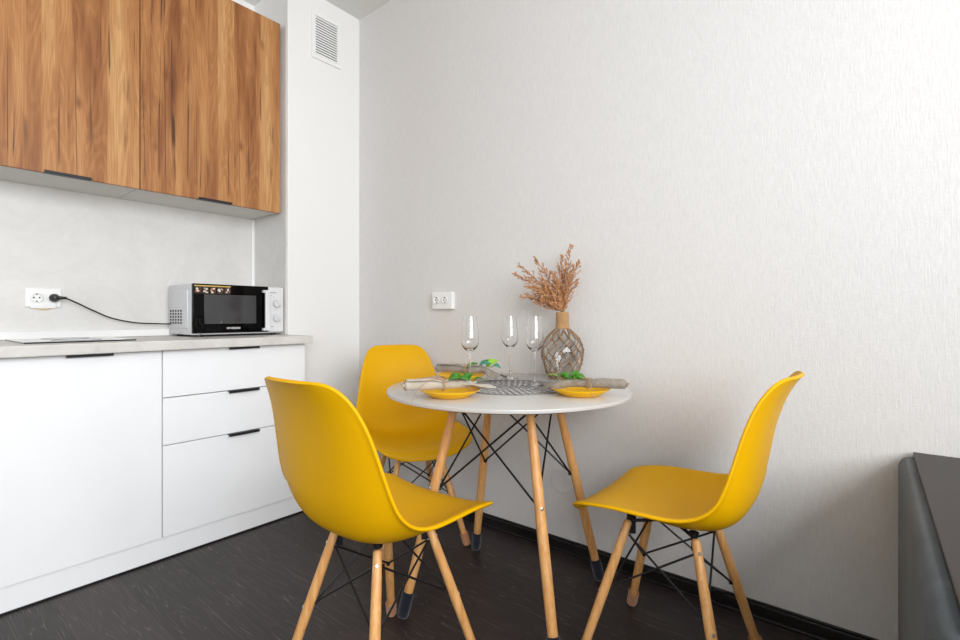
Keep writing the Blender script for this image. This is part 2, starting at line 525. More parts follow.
# unit further left, outside the frame, carries the worktop
t = base_carcass('base_cabinet', 'white base cabinet at the far left end of the run', -0.55, YA)
d = obj('door', B(XD - .019, XD, -.5485, YA - .0022, .094, .858, .0012), M['white_front'], t, world=True)
obj('handle', handle_bar(XD - .002, -.28, -.14, .8592), M['black_handle'], d, world=True)
pl = obj('plinth', B(XD - .026, XD - .009, -0.55, YB - .002, 0.002, .0925, .001), M['white_front'])
bmesh_p = bmesh.new(); box(bmesh_p, XD - .012, XD - .0055, -0.55, YB - .002, 0.0, .007, .001)
obj('seal', bmesh_p, M['black_plastic'], pl, label='dark sealing lip along the floor')
tag(pl, 'white plinth board along the floor below the base units', 'plinth')

# worktop: notched round the column
bm = bmesh.new()
poly = [(XK + .006, -.55), (-2.205, -.55), (-2.205, 1.394), (CX + .006, 1.394), (CX + .006, CY - .007), (XK + .006, CY - .007)]
lo = [bm.verts.new((x, y, .862)) for x, y in poly]; hi = [bm.verts.new((x, y, .900)) for x, y in poly]
bm.faces.new(lo[::-1]); bm.faces.new(hi)
for i in range(6): bm.faces.new((lo[i], lo[(i + 1) % 6], hi[(i + 1) % 6], hi[i]))
bmesh.ops.recalc_face_normals(bm, faces=bm.faces)
bmesh.ops.bevel(bm, geom=[e for e in bm.edges if abs(e.verts[0].co.x + 2.205) < 1e-4 and abs(e.verts[1].co.x + 2.205) < 1e-4], offset=.003, segments=2, affect='EDGES')
wt = obj('worktop', bm, M['worktop']); tag(wt, 'light grey stone-look kitchen worktop over the white units', 'worktop')

# hob
t = thing('hob', 'narrow black glass hob set in the worktop left of the microwave', 'hob', (-2.55, .50, .9))
obj('glass_plate', B(-2.742, -2.342, 0.332, .672, .9005, .9055, .0015), M['hob_glass'], t, world=True)
bm = bmesh.new()
for cx in (-2.64, -2.46):
    for r in (.075, .078):
        tube(bm, [(cx + r * math.cos(a * PI / 20), .505 + r * math.sin(a * PI / 20), .9057) for a in range(40)], .0005, 4, closed=True)
obj('cooking_zone_marking', bm, M['grey_mark'], t, world=True)

# upper cabinets
XU = -2.464
GROUPU = 'oak fronted wall cabinets'
def upper(label, y0, y1, h0, h1, hidden=False):
    t = thing('wall_cabinet', label, 'cabinet', ((XK + XU) / 2, (y0 + y1) / 2, 1.552), group=GROUPU)
    bm = bmesh.new(); x1 = XU - .020; x0 = XK + .0065
    box(bm, x0, x1, y0 + .0005, y0 + .017, 1.556, 2.557)
    box(bm, x0, x1, y1 - .017, y1 - .0005, 1.556, 2.557)
    box(bm, x0, x1, y0 + .0005, y1 - .0005, 2.541, 2.557)
    box(bm, x0, x0 + .004, y0 + .0005, y1 - .0005, 1.556, 2.557)
    obj('body', bm, M['white_body'], t, world=True)
    obj('bottom_panel', B(x0, x1, y0 + .0005, y1 - .0005, 1.5555, 1.572), M['under_panel'], t, world=True)
    d = obj('door', B(XU - .019, XU, y0 + .0012, y1 - .0012, 1.549, 2.560, .001), M['oak'], t, world=True, label='oak-look door with vertical grain')
    bm = bmesh.new()
    box(bm, XU - .012, XU + .016, h0, h1, 1.5465, 1.5488, .0005); box(bm, XU + .0135, XU + .016, h0, h1, 1.5465, 1.557, .0008)
    obj('handle', bm, M['black_handle'], d, world=True, label='slim black handle strip')
upper('right oak wall cabinet next to the white column', .7205, 1.362, .950, 1.103)
upper('left oak wall cabinet cut by the left edge of the photo', .0795, .7195, .405, .550)

# ventilation strip between cabinet and side panel
struct('trim_4', B(XK + .01, XU - .024, 1.3625, CY - .0065, 1.56, 2.545), M['under_panel'])

# ------------------------------------------------------------------ vent grille on the column
t = thing('vent_grille', 'white louvred ventilation grille high on the column', 'vent', (CX, 1.61, 2.44))
y0, y1, z0, z1 = 1.517, 1.704, 2.436, 2.697
bm = bmesh.new(); w = .023
for a in ((y0, y1, z0, z0 + w), (y0, y1, z1 - w, z1), (y0, y0 + w, z0 + w, z1 - w), (y1 - w, y1, z0 + w, z1 - w)):
    box(bm, CX + .0005, CX + .012, *a, bev=.0025)
obj('frame', bm, M['white_plastic'], t, world=True)
obj('backing', B(CX + .0004, CX + .002, y0 + w, y1 - w, z0 + w, z1 - w), M['dark_hole'], t, world=True, label='dark opening behind the louvres')
bm = bmesh.new(); n = 15
for i in range(n):
    zc = z0 + w + (i + .5) * (z1 - z0 - 2 * w) / n
    b = bmesh.new(); box(b, -.001, .001, y0 + w, y1 - w, -.0040, .0040)
    merge(bm, b, 0, Matrix.Translation((CX + .0065, 0, zc)) @ Matrix.Rotation(math.radians(12), 4, 'Y'))
obj('louvre', bm, M['white_plastic'], t, world=True)

# ------------------------------------------------------------------ sockets
def outlet_insert(bm, r):
    """schuko cup about +Z: rim, recess, two pin holes, earth clips; material 1 = dark"""
    lathe(bm, [(r, 0), (r, .004), (r - .0015, .005), (r - .004, .005), (r - .005, -.002), (0, -.002)], 28)
    for s in (-1, 1):
        lathe(bm, [(.0034, -.0019), (.0034, -.0012), (0, -.0012)], 10, (s * .0095, 0, 0), mi=1)
        box(bm, s * (r - .007) - .0018, s * (r - .007) + .0018, -.002, .002, -.0019, .0005, mi=1) if False else box(bm, -.0022, .0022, s * (r - .0068) - .0022, s * (r - .0068) + .0022, -.0019, .002, mi=1)
    return bm
Mx = Matrix(((0, 0, 1, 0), (1, 0, 0, 0), (0, 1, 0, 0), (0, 0, 0, 1)))   # local z -> +x, x -> y, y -> z
My = Matrix(((1, 0, 0, 0), (0, 0, -1, 0), (0, 1, 0, 0), (0, 0, 0, 1)))  # local z -> -y, y -> z
# on the backsplash
t = thing('wall_socket', 'white double socket on the backsplash with a black plug in it', 'socket', (XK + .006, .42, 1.07))
sx = XK + .006
obj('frame', B(sx + .0003, sx + .0085, .396, .516, 1.036, 1.120, .004), M['white_plastic'], t, world=True)
for yc in (.434, .489):
    bm = bmesh.new(); outlet_insert(bm, .0215); bmesh.ops.transform(bm, matrix=Matrix.Translation((sx + .0108, yc, 1.078)) @ Mx, verts=bm.verts)
    obj('outlet_insert', bm, [M['white_plastic'], M['dark_hole']], t, auto=35, world=True)
obj('casing', B(sx + .0003, sx + .0115, .412, .498, 1.031, 1.062, .004), M['white_plastic'], t, world=True)
bm = bmesh.new()
tube(bm, spline([(sx + .006, .408, 1.042), (sx + .008, .422, 1.037), (sx + .009, .440, 1.030), (sx + .009, .465, 1.029), (sx + .009, .484, 1.037), (sx + .007, .498, 1.042)], 5), .0026, 8)
obj('casing_rim', bm, M['yellowed'], t, smooth=True, world=True, label='yellowed broken lower rim')
# on the back wall
t = thing('wall_socket', 'small white double socket on the back wall above the table', 'socket', (-1.72, YW, 1.03))
obj('frame', B(-1.785, -1.642, YW - .024, YW - .0003, 1.034, 1.122, .005), M['white_plastic'], t, world=True)
for xc in (-1.749, -1.691):
    bm = bmesh.new(); outlet_insert(bm, .0205); bmesh.ops.transform(bm, matrix=Matrix.Translation((xc, YW - .0262, 1.081)) @ My, verts=bm.verts)
    obj('outlet_insert', bm, [M['white_plastic'], M['dark_hole']], t, auto=35, world=True)
# round cover plate low on the wall
bm = bmesh.new(); lathe(bm, [(.052, 0), (.052, .0018), (.0505, .003), (.049, .0026), (0, .0026)], 48, (-1.032, YW + .0004, .296), M=My)
o = obj('junction_box_cover', bm, M['wallpaper'], auto=30); tag(o, 'round wall-coloured cover plate low on the wall behind the table', 'cover plate')

# ------------------------------------------------------------------ microwave (local: +x faces the room, y to the right, z up)
MW, MD, MH, FT = .444, .306, .243, .010
mt = thing('microwave_oven', 'silver and black microwave oven on the worktop by the column', 'microwave', (-2.456, .925, .900), math.radians(-1.0))
bm = bmesh.new()
box(bm, -MD, -.016, 0, MW, FT, FT + MH, .006)
b2 = bmesh.new(); box(b2, -.285, -.050, -.0045, .002, FT + .030, FT + MH - .030, .004); merge(bm, b2)
obj('body', bm, M['mw_silver'], mt, auto=40)
bm = bmesh.new()
for i in range(5):
    for j in range(5):
        box(bm, -.272 + i * .034, -.254 + i * .034, -.0050, -.0040, FT + .052 + j * .0145, FT + .0610 + j * .0145)
obj('vent_hole', bm, M['dark_hole'], mt, label='grid of dark ventilation holes on the side')
DW = .362
do = obj('door', B(-.0155, 0, .0015, DW - .001, FT + .008, FT + MH - .001, .002), M['gloss_black'], mt, label='glossy black door')
obj('door_window', B(-.004, .0008, .052, .298, FT + .052, FT + MH - .050, .0006), M['mw_window'], do, label='grey see-through mesh window')
bm = bmesh.new()
box(bm, .0002, .0006, .008, .172, FT + MH - .012, FT + MH - .008, mi=1)
box(bm, .0002, .0008, .008, .172, FT + MH - .014, FT + MH - .0125, mi=1)
rs = random.Random(3)
for k in range(5):
    yy = .010 + k * .033
    box(bm, .0002, .0007, yy, yy + .029, FT + MH - .047, FT + MH - .016, mi=0)
    for q in range(9):
        blob(bm, (.0008, yy + rs.uniform(.005, .024), FT + MH - rs.uniform(.021, .042)), rs.uniform(.002, .006), 1, (.08, 1, .8), mi=rs.choice([1, 2, 2, 3, 3] if k in (0, 2) else [3, 3, 3, 4]))
sm = [simple('sticker_brown', lin(60, 36, 24), .4), simple('sticker_gold', lin(206, 170, 92), .4), simple('sticker_red', lin(186, 72, 40), .4), simple('sticker_cream', lin(224, 212, 196), .4), simple('sticker_grey', lin(150, 146, 142), .4)]
obj('promotional_sticker', bm, sm, do, label='strip sticker of small food pictures')

def text_bm(s, size, depth=.0004):
    cu = bpy.data.curves.new('txt', 'FONT'); cu.body = s; cu.size = size; cu.extrude = depth; cu.align_x = 'CENTER'; cu.align_y = 'CENTER'
    cu.offset = size * .02
    to = bpy.data.objects.new('txt', cu); link(to)
    bpy.context.view_layer.update()
    me = bpy.data.meshes.new_from_object(to.evaluated_get(bpy.context.evaluated_depsgraph_get()))
    b = bmesh.new(); b.from_mesh(me)
    bpy.data.objects.remove(to); bpy.data.meshes.remove(me); bpy.data.curves.remove(cu)
    return b
b = text_bm('HYUNDAI', .0125); bmesh.ops.transform(b, matrix=Matrix.Translation((.0006, .186, FT + .030)) @ Mx @ Matrix.Diagonal((1.15, 1, 1, 1)), verts=b.verts)
obj('brand_lettering', b, M['white_print'], do, label='white brand lettering')
bm = bmesh.new()
box(bm, .016, .030, DW - .028, DW - .003, FT + .014, FT + MH - .020, .004)
box(bm, -.002, .020, DW - .034, DW - .008, FT + .014, FT + .028, .003); box(bm, -.002, .020, DW - .034, DW - .008, FT + MH - .034, FT + MH - .020, .003)
obj('door_handle', bm, M['mw_panel'], do, label='vertical white bar handle')
pa = obj('control_panel', B(-.0155, .001, DW + .0005, MW - .001, FT + .008, FT + MH - .003, .002), M['mw_panel'], mt, label='pale control panel')
for zc in (FT + .1555, FT + .080):
    bm = bmesh.new()
    lathe(bm, [(.0235, 0), (.0235, .003), (.020, .005), (.0195, .016), (.0175, .018), (0, .018)], 30, (.001, .404, zc), M=Mx)
    b2 = bmesh.new(); box(b2, -.003, .003, -.0185, .0185, 0, .0225, .0015)
    merge(bm, b2, 0, Matrix.Translation((.001, .404, zc)) @ Mx @ Matrix.Rotation(.5, 4, 'Z'))
    obj('knob', bm, M['mw_silver'], pa, auto=35)
    bm = bmesh.new()
    for k in range(9):
        a = PI * (.85 - k * 1.25 / 8 * 1.36)
        lathe(bm, [(.0010, 0), (.0010, .0004), (0, .0004)], 6, (.0011, .404 - .0285 * math.cos(a) * -1, zc + .0285 * math.sin(a)), M=Mx)
    obj('dial_marking', bm, M['grey_mark'], pa)
for a in ((.368, .405, FT + MH - .033, FT + MH - .0295), (.374, .390, FT + .034, FT + .037), (.400, .404, FT + .120, FT + .124), (.374, .378, FT + .196, FT + .199)):
    obj('printed_mark', B(.001, .0014, *a), M['grey_mark'], pa)
for x in (-.27, -.03):
    for y in (.04, MW - .04):
        bm = bmesh.new(); lathe(bm, [(.014, .0003), (.014, FT + .003)], 14, (x, y, 0), cap=True)
        obj('foot', bm, M['black_plastic'], mt)
# cord and plug in the frame of the microwave
mi_ = (Matrix.Translation(mt.location) @ Matrix.Rotation(math.radians(-1.0), 4, 'Z')).inverted()
W = lambda x, y, z: mi_ @ Vector((x, y, z))
bm = bmesh.new()
pts = spline([(sx + .048, .497, 1.078), (sx + .052, .522, 1.076), (sx + .045, .560, 1.058), (sx + .035, .62, 1.025), (sx + .035, .69, .990), (sx + .04, .78, .968), (sx + .05, .87, .962), (sx + .055, .925, .960), (sx + .030, .96, .965)], 8)
tube(bm, [W(*p) for p in pts], .0033, 8)
co = obj('power_cord', bm, M['black_plastic'], mt, smooth=True, label='black power cord')
bm = bmesh.new()
lathe(bm, [(0, 0), (.017, 0), (.018, .004), (.018, .016), (.015, .026), (.011, .034), (.007, .040), (0, .041)], 20, (0, 0, 0))
tube(bm, spline([(0, 0, .028), (.008, 0, .036), (.022, 0, .040), (.036, 0, .040)], 4), [.009, .009, .0085, .008, .008, .0075, .007, .007, .0065, .006, .006, .0055, .005], 10)
bmesh.ops.transform(bm, matrix=mi_ @ Matrix.Translation((sx + .0105, .489, 1.078)) @ Mx, verts=bm.verts)
obj('plug', bm, M['black_plastic'], co, auto=40, label='black plug')

# ------------------------------------------------------------------ dining table
TX, TY, TZ, TR = -1.009, 1.412, .7474, .4235
tb = thing('dining_table', 'round white table on four splayed beech legs against the wall', 'table', (TX, TY, 0))
bm = bmesh.new()
lathe(bm, [(0, TZ), (TR - .003, TZ), (TR - .0006, TZ - .001), (TR, TZ - .0035), (TR, TZ - .009), (TR - .001, TZ - .0115), (TR - .004, TZ - .0125)], 128)
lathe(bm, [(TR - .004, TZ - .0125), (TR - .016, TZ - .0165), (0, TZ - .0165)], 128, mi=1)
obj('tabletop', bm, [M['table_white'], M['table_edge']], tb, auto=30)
ZU = TZ - .0165
def leg_frame(tops, feet, ztop):
    return [(Vector((*a, ztop)), Vector((*b, 0.0))) for a, b in zip(tops, feet)]
def leg_mesh(T, F, prof):
    """turned leg from foot F to top T; prof = (fraction from foot, radius)"""
    d = T - F; L = d.length
    bm = bmesh.new()
    P = [(0, 0.0)] + [(r, f * L) for f, r in prof] + [(prof[-1][1] * .75, L + .004), (prof[-1][1] * .35, L + .0065), (0, L + .007)]
    lathe(bm, P, 20, F, M=align(d))
    return bm
def screw_mesh(p, nrm, r=.005):
    bm = bmesh.new()
    lathe(bm, [(r, -.004), (r, .0012), (r * .8, .002), (r * .45, .002), (r * .4, .0004), (0, .0004)], 14, p, M=align(nrm))
    return bm
def outer_point(T, F, f, r, ctr):
    p = F.lerp(T, f); ax = (T - F).normalized()
    o = Vector((p.x - ctr[0], p.y - ctr[1], 0)); o = (o - ax * o.dot(ax)).normalized()
    return p + o * r, o
ROT = -.577
tl = []
for k in range(4):
    a = ROT + k * PI / 2
    tl.append((Vector((.187 * math.cos(a), .187 * math.sin(a), ZU - .010)), Vector((.3755 * math.cos(a), .3755 * math.sin(a), .0))))
for T, F in tl:
    F2 = F + (T - F) * .004
    lg = obj('leg', leg_mesh(T, F2, [(0, .0125), (.02, .0145), (.35, .0168), (.62, .0165), (.88, .0140), (1, .0128)]), M['beech'], tb, smooth=True)
    for f in (.955, .575):
        p, o = outer_point(T, F2, f, .0132 if f > .9 else .0166, (0, 0))
        obj('screw', screw_mesh(p, o, .0055), M['steel'], lg, auto=40)
    ax = (T - F).normalized(); Fs = Vector((F.x, F.y, 0)); L = .085
    bm = bmesh.new()
    lathe(bm, [(0, .0005), (.016, .0005), (.0188, .006), (.0196, .03), (.0196, .06), (.0200, .080), (.0185, .0835), (.0168, .080)], 20, Fs + ax * .003, M=align(ax))
    obj('foot_sock', bm, M['navy_sock'], lg, smooth=True, label='dark navy knitted foot sock')
def wire_frame(legs, fu, fl, r, ctr=(0, 0), inset=.012):
    bm = bmesh.new()
    n = len(legs)
    U, Lw = [], []
    for T, F in legs:
        for lst, f in ((U, fu), (Lw, fl)):
            p = F.lerp(T, f); o = Vector((ctr[0] - p.x, ctr[1] - p.y, 0)).normalized()
            q = p + o * inset; lst.append(q)
            lathe(bm, [(0, -.018), (r * 2.0, -.018), (r * 2.0, .006), (0, .006)], 8, q, M=align(o))
    for i in range(n):
        j = (i + 1) % n
        tube(bm, [U[i], Lw[j]], r, 8); tube(bm, [U[j], Lw[i]], r, 8)
    return bm, U
bm, U = wire_frame(tl, .955, .575, .0034, inset=.017)
obj('cross_brace', bm, M['black_metal'], tb, auto=40)
for (T, F) in tl:
    bm = bmesh.new()
    o = Vector((T.x, T.y, 0)).normalized()
    b = bmesh.new(); box(b, -.030, .016, -.0018, .0018, -.032, .0125); box(b, -.045, .03, -.016, .016, .0085, .0125)
    a = math.atan2(o.y, o.x)
    merge(bm, b, 0, Matrix.Translation((T.x, T.y, ZU - .0125)) @ Matrix.Rotation(a, 4, 'Z'))
    obj('mounting_bracket', bm, M['black_metal'], tb)

# ------------------------------------------------------------------ chairs (local: +x is where the sitter looks)
ST = [  # centre x,z   rim x,z   half width
    (.244, .407, .231, .425, .134), (.242, .420, .228, .440, .174), (.232, .437, .219, .461, .203), (.184, .451, .176, .477, .2235),
    (.10, .450, .098, .489, .232), (.008, .443, .004, .493, .2345), (-.072, .438, -.068, .498, .233), (-.132, .445, -.124, .517, .229),
    (-.178, .475, -.163, .553, .222), (-.206, .537, -.185, .606, .213), (-.222, .622, -.201, .666, .201), (-.239, .707, -.219, .734, .186),
    (-.261, .776, -.239, .789, .168), (-.283, .821, -.262, .828, .147), (-.299, .844, -.281, .847, .121), (-.308, .853, -.295, .853, .090)]
def shell():
    rows = spline(ST, 4)
    nv = 30
    bm = bmesh.new(); g = []
    for ri, (cx, cz, rx, rz, w) in enumerate(rows):
        lip = max(0, min(1, (ri - 3) / 10, (len(rows) - 10 - ri) / 10))
        row = []
        for j in range(nv + 1):
            v = -1 + 2 * j / nv
            a = abs(v); e = .88
            if a <= e:
                q = a / e; yy = .945 * q ** .92; k = q ** 2.6 * (1 - .12 * (1 - lip))
            else:           # lip that flares outward along the rim
                q = (a - e) / (1 - e); yy = .945 + .055 * q; k = 1 - .12 * (1 - lip) * (1 - q) + lip * (.05 * q - .10 * q * q)
            yy = math.copysign(yy, v)
            row.append(bm.verts.new((cx + (rx - cx) * k, w * yy, cz + (rz - cz) * k)))
        g.append(row)
    for a, b in zip(g, g[1:]):
        for j in range(nv): bm.faces.new((a[j], a[j + 1], b[j + 1], b[j]))
    bmesh.ops.recalc_face_normals(bm, faces=bm.faces)
    return bm
TF, TRR, TYY, TZC, FF, FR_, FY = .112, .089, .096, .377, .212, .183, .187
def ext(a, b, z):   # leg line through (a at TZC) and (b at 0)
    return a + (b - a) * (TZC - z) / TZC
ZL = .404
def make_chair(label):
    t = thing('dining_chair', label, 'chair', group='yellow shell chairs round the table')
    sh = obj('seat_shell', shell(), M['yellow'], t, smooth=True)
    so = sh.modifiers.new('thickness', 'SOLIDIFY'); so.thickness = .0088; so.offset = 0
    sb = sh.modifiers.new('smooth', 'SUBSURF'); sb.levels = 1; sb.render_levels = 1
    legs = []
    for sxn, syn in ((1, 1), (1, -1), (-1, -1), (-1, 1)):
        tx, fx = (TF, FF) if sxn > 0 else (TRR, FR_)
        T = Vector((sxn * ext(tx, fx, ZL), syn * ext(TYY, FY, ZL), ZL)); F = Vector((sxn * fx, syn * FY, 0))
        legs.append((T, F))
        F2 = F + (T - F) * .006
        lg = obj('leg', leg_mesh(T, F2, [(0, .0105), (.02, .0120), (.5, .0140), (.8, .0128), (1, .0112)]), M['beech'], t, smooth=True)
        for f in (.93, .50):
            p, o = outer_point(T, F2, f, .0117 if f > .9 else .0138, (0, 0))
            obj('screw', screw_mesh(p, o, .0045), M['steel'], lg, auto=40)
        ax = (T - F).normalized()
        bm = bmesh.new()
        nS = 30
        b = bmesh.new(); rings = []
        for r, z in [(.0135, .0005), (.0155, .004), (.0165, .014), (.0165, .03), (.0165, .044), (.0178, .050), (.0165, .0535), (.0135, .050)]:
            rings.append([b.verts.new((r * (1 + .05 * (i % 2)) * math.cos(2 * PI * i / nS), r * (1 + .05 * (i % 2)) * math.sin(2 * PI * i / nS), z)) for i in range(nS)])
        b.faces.new(rings[0][::-1])
        for A, C in zip(rings, rings[1:]):
            for i in range(nS): b.faces.new((A[i], A[(i + 1) % nS], C[(i + 1) % nS], C[i]))
        merge(bm, b, 0, Matrix.Translation(F + ax * .0035) @ align(ax))
        obj('foot_sock', bm, M['brown_sock'], lg, smooth=True, label='brown knitted foot sock')
    bm, U = wire_frame(legs, .915, .54, .0030, inset=.013)
    obj('wire_brace', bm, M['black_metal'], t, auto=40)
    bm = bmesh.new()
    for T, F in legs:   # blade from each leg up to the shell, on a flat cross bar
        o = Vector((T.x, T.y, 0)).normalized()
        a = math.atan2(o.y, o.x)
        b = bmesh.new(); box(b, -.022, .004, -.0022, .0022, -.034, .0125); lathe(b, [(.013, .010), (.013, .019), (0, .019)], 14, (-.010, 0, 0))
        merge(bm, b, 0, Matrix.Translation(T) @ Matrix.Rotation(a, 4, 'Z'))
    (a, b, c, d) = [q[0] for q in legs]
    for p, q in ((a, c), (b, d)):
        tube(bm, [p * .9 + Vector((0, 0, .1 * ZL + .004)), q * .9 + Vector((0, 0, .1 * ZL + .004))], .005, 8)
    obj('mounting_frame', bm, M['black_metal'], t, auto=40)
    return t
ch = make_chair('yellow chair seen from behind at the front, its back to the camera')
ch.location = (-1.063, .877, 0); ch.rotation_euler = (0, 0, 1.587)
CH0 = dup(ch, (-1.644, 1.545, 0), -.456, 'yellow chair in the far corner behind the left of the table')
child(CH0, 'seat_shell').location = (0, 0, -.004)
CH1 = dup(ch, (-.443, 1.455, 0), 3.116, 'yellow chair in side view on the right, beside the grey sofa')
child(ch, 'seat_shell').location = (.004, -.026, .003); child(ch, 'seat_shell').rotation_euler = (0, 0, .03)

# ------------------------------------------------------------------ sofa at the right edge
sf = thing('sofa', 'grey velour sofa arm topped by a dark brown board, right edge', 'sofa', (.95, 1.35, 0))
SX0, SX1, SY0, SY1 = .058, .43, .80, 1.832
obj('armrest', B(SX0, SX1, SY0, SY1, .03, .609, .03, 5), M['sofa'], sf, auto=50, world=True)
obj('armrest_board', B(.0905, SX1 - .03, SY0 + .03, SY1 - .002, .6065, .618, .002), M['brown_board'], sf, world=True, label='flat dark brown board')
bm = bmesh.new(); box(bm, SX1 - .01, 1.5, SY0 + .04, SY1, .03, .30, .02, 3)  # unseen seat and back, lengthened to the right wall for shading
obj('seat_base', bm, M['sofa'], sf, auto=50, world=True)
obj('seat_cushion', B(SX1 + .002, 1.5, SY0 + .03, SY1 - .2, .30, .45, .04, 4), M['sofa'], sf, auto=50, world=True)
obj('backrest', B(SX1 + .002, 1.5, SY1 - .2, SY1, .30, .78, .05, 4), M['sofa'], sf, auto=50, world=True)
for x in (SX0 + .05, 1.44):
    for y in (SY0 + .06, SY1 - .06):
        bm = bmesh.new(); lathe(bm, [(.02, 0), (.024, .04)], 14, (x, y, 0), cap=True); obj('foot', bm, M['black_plastic'], sf, world=True)

# ------------------------------------------------------------------ table setting
# doily: openwork disc of small slanted loops
bm = bmesh.new(); z = TZ + .0012
nr = 11
for i in range(nr):
    r = .020 + i * .0152
    n = max(6, int(2 * PI * r / .0215))
    for k in range(n):
        a = 2 * PI * (k + .5 * (i % 2)) / n
        p0 = (r - .0062) ; p1 = (r + .0062); da = .0050 / r * (1 if i % 2 else -1)
        q = [(p0 * math.cos(a - da), p0 * math.sin(a - da), 0), (p1 * math.cos(a + da), p1 * math.sin(a + da), 0)]
        tube(bm, [Vector(v) + Vector((0, 0, .0006)) for v in q], .00125, 4)
for r in (.0115, .185):
    tube(bm, [(r * math.cos(a * PI / 60), r * math.sin(a * PI / 60), .0006) for a in range(120)], .0012, 5, closed=True)
for i in range(3):
    r = .0428 + i * .0608
    tube(bm, [(r * math.cos(a * PI / 40), r * math.sin(a * PI / 40), .0005) for a in range(80)], .0005, 4, closed=True)
for v in bm.verts: v.co.z = .0004 + max(v.co.z, -.0004)
o = obj('doily', bm, M['doily']); o.location = (-.998, 1.420, TZ); tag(o, 'round silver openwork placemat in the middle of the white table', 'placemat')

# plates
def plate_bm():
    bm = bmesh.new()
    lathe(bm, [(0, .0045), (.052, .0045), (.060, .0065), (.078, .0155), (.0915, .0228), (.0935, .0242), (.0945, .0236), (.0935, .0218), (.080, .0135), (.063, .0040), (.058, .0005), (.050, .0005), (.048, .002), (0, .002)], 64)
    return bm
def plate(x, y, label):
    o = obj('plate', plate_bm(), M['plate_yellow'], auto=60); o.location = (x, y, TZ + .0002)
    tag(o, label, 'plate', 'yellow plates under the napkins'); return o
PL = [(-1.030, 1.131), (-1.262, 1.450), (-.726, 1.413)]

# napkins: rolled cloth that fans open at one end
def napkin_bm(L, rad, open_w, lift, seed, turns=2.3):
    r_ = random.Random(seed)
    bm = bmesh.new(); NS, NTT = 34, 44
    grid = []
    for i in range(NS + 1):
        s = i / NS; x = (s - .5) * L
        k = min(1, max(0, (s - .60) / .40)); k = k * k * (3 - 2 * k)
        pinch = 1 - .22 * math.exp(-((s - .46) / .09) ** 2)
        row = []
        for j in range(NTT + 1):
            u = j / NTT
            ang = u * turns * 2 * PI + .4
            rr = (.22 + .78 * u) * rad * pinch
            ry, rz = rr * math.cos(ang), rr * math.sin(ang) + rad * pinch
            fy = (u - .5) * open_w; fz = .004 + .006 * (1 + math.sin(u * 9 + seed + s * 5)) + .004 * math.sin(u * 21 + seed) - lift * k
            tri = -.014 * (1 - u) ** 1.5 
            row.append(bm.verts.new((x + (.018 * math.sin(u * 5 + seed)) * k + tri * max(0, 1 - s / .12), ry * (1 - k) + fy * k, rz * (1 - k) + fz * k + .0016)))
        grid.append(row)
    for a, b in zip(grid, grid[1:]):
        for j in range(NTT): bm.faces.new((a[j], a[j + 1], b[j + 1], b[j]))
    return bm
def napkin(x, y, z, ang, mat, label, L=.215, rad=.0135, open_w=.085, lift=0., seed=1, tails=((.03, .03), (-.03, .02)), tilt=0.):
    t = thing('rolled_napkin', label, 'napkin', (x, y, z), ang, 'rolled napkins on the yellow plates')
    t.rotation_euler = (0, tilt, ang)
    c = obj('cloth', napkin_bm(L, rad, open_w, lift, seed), mat, t, smooth=True)
    so = c.modifiers.new('thickness', 'SOLIDIFY'); so.thickness = .0012; so.offset = 0
    bm = bmesh.new(); x0 = (.46 - .5) * L; rr = rad * .80 + .0022
    for q in (-.002, .0015):
        tube(bm, [(x0 + q, rr * math.cos(a * PI / 12), rad * .78 + .0016 + rr * math.sin(a * PI / 12)) for a in range(24)], .0011, 5, closed=True)
    zt = rad * .78 + rr + .001
    blob(bm, (x0, 0, zt), .0032, 1)
    for sg in (-1, 1):      # bow loop
        tube(bm, spline([(x0, 0, zt), (x0 + .008 * sg, .010, zt + .007), (x0 + .016 * sg, .016, zt + .004), (x0 + .010 * sg, .008, zt), (x0, 0, zt)], 5), .0009, 5)
    for tx, ty, tz in tails:
        tube(bm, spline([(x0, 0, zt), (x0 + tx * .4, ty * .5, zt + .004), (x0 + tx * .8, ty * .85, zt - .4 * (zt - tz)), (x0 + tx, ty, tz)], 6), .0010, 5)
    obj('twine', bm, M['twine'], t, smooth=True, label='jute twine tied round the roll')
    return t

def leaf_bm(L, w, droop=.25, fold=.25):
    L *= 1.15; w *= 1.3
    bm = bmesh.new(); g = []
    for i in range(9):
        s = i / 8; ww = w * math.sin(PI * min(1, s * .97 + .03)) ** .8 * (1 - .35 * s)
        g.append([bm.verts.new((s * L, ww * v, fold * abs(v) * ww + .18 * L * math.sin(PI * s) - droop * L * s * s)) for v in (-1, -.5, 0, .5, 1)])
    for a, b in zip(g, g[1:]):
        for j in range(4): bm.faces.new((a[j], a[j + 1], b[j + 1], b[j]))
    bmesh.ops.remove_doubles(bm, verts=bm.verts, dist=1e-5)
    return bm
def sprig(pts, leaves, label):
    """pts: stem points in world; leaves: (fraction, length, yaw, pitch, roll, material)"""
    P = [Vector(p) for p in pts]
    t = thing('leaf_sprig', label, 'greenery', P[0], 0, 'green sprigs on the napkins')
    S = [Vector(q) for q in spline([tuple(p) for p in P], 6)]
    bm = bmesh.new(); tube(bm, S, .0011, 6); obj('stem', bm, M['stem_green'], t, smooth=True, world=True)
    for f, L, yaw, pitch, roll, mt_ in leaves:
        p = S[int(f * (len(S) - 1))]
        b = leaf_bm(L, L * .34)
        bmesh.ops.transform(b, matrix=Matrix.Translation(p) @ Matrix.Rotation(yaw, 4, 'Z') @ Matrix.Rotation(-pitch, 4, 'Y') @ Matrix.Rotation(roll, 4, 'X'), verts=b.verts)
        o = obj('leaf', b, M[mt_], t, smooth=True, world=True)
        so = o.modifiers.new('thickness', 'SOLIDIFY'); so.thickness = .0006
    return t

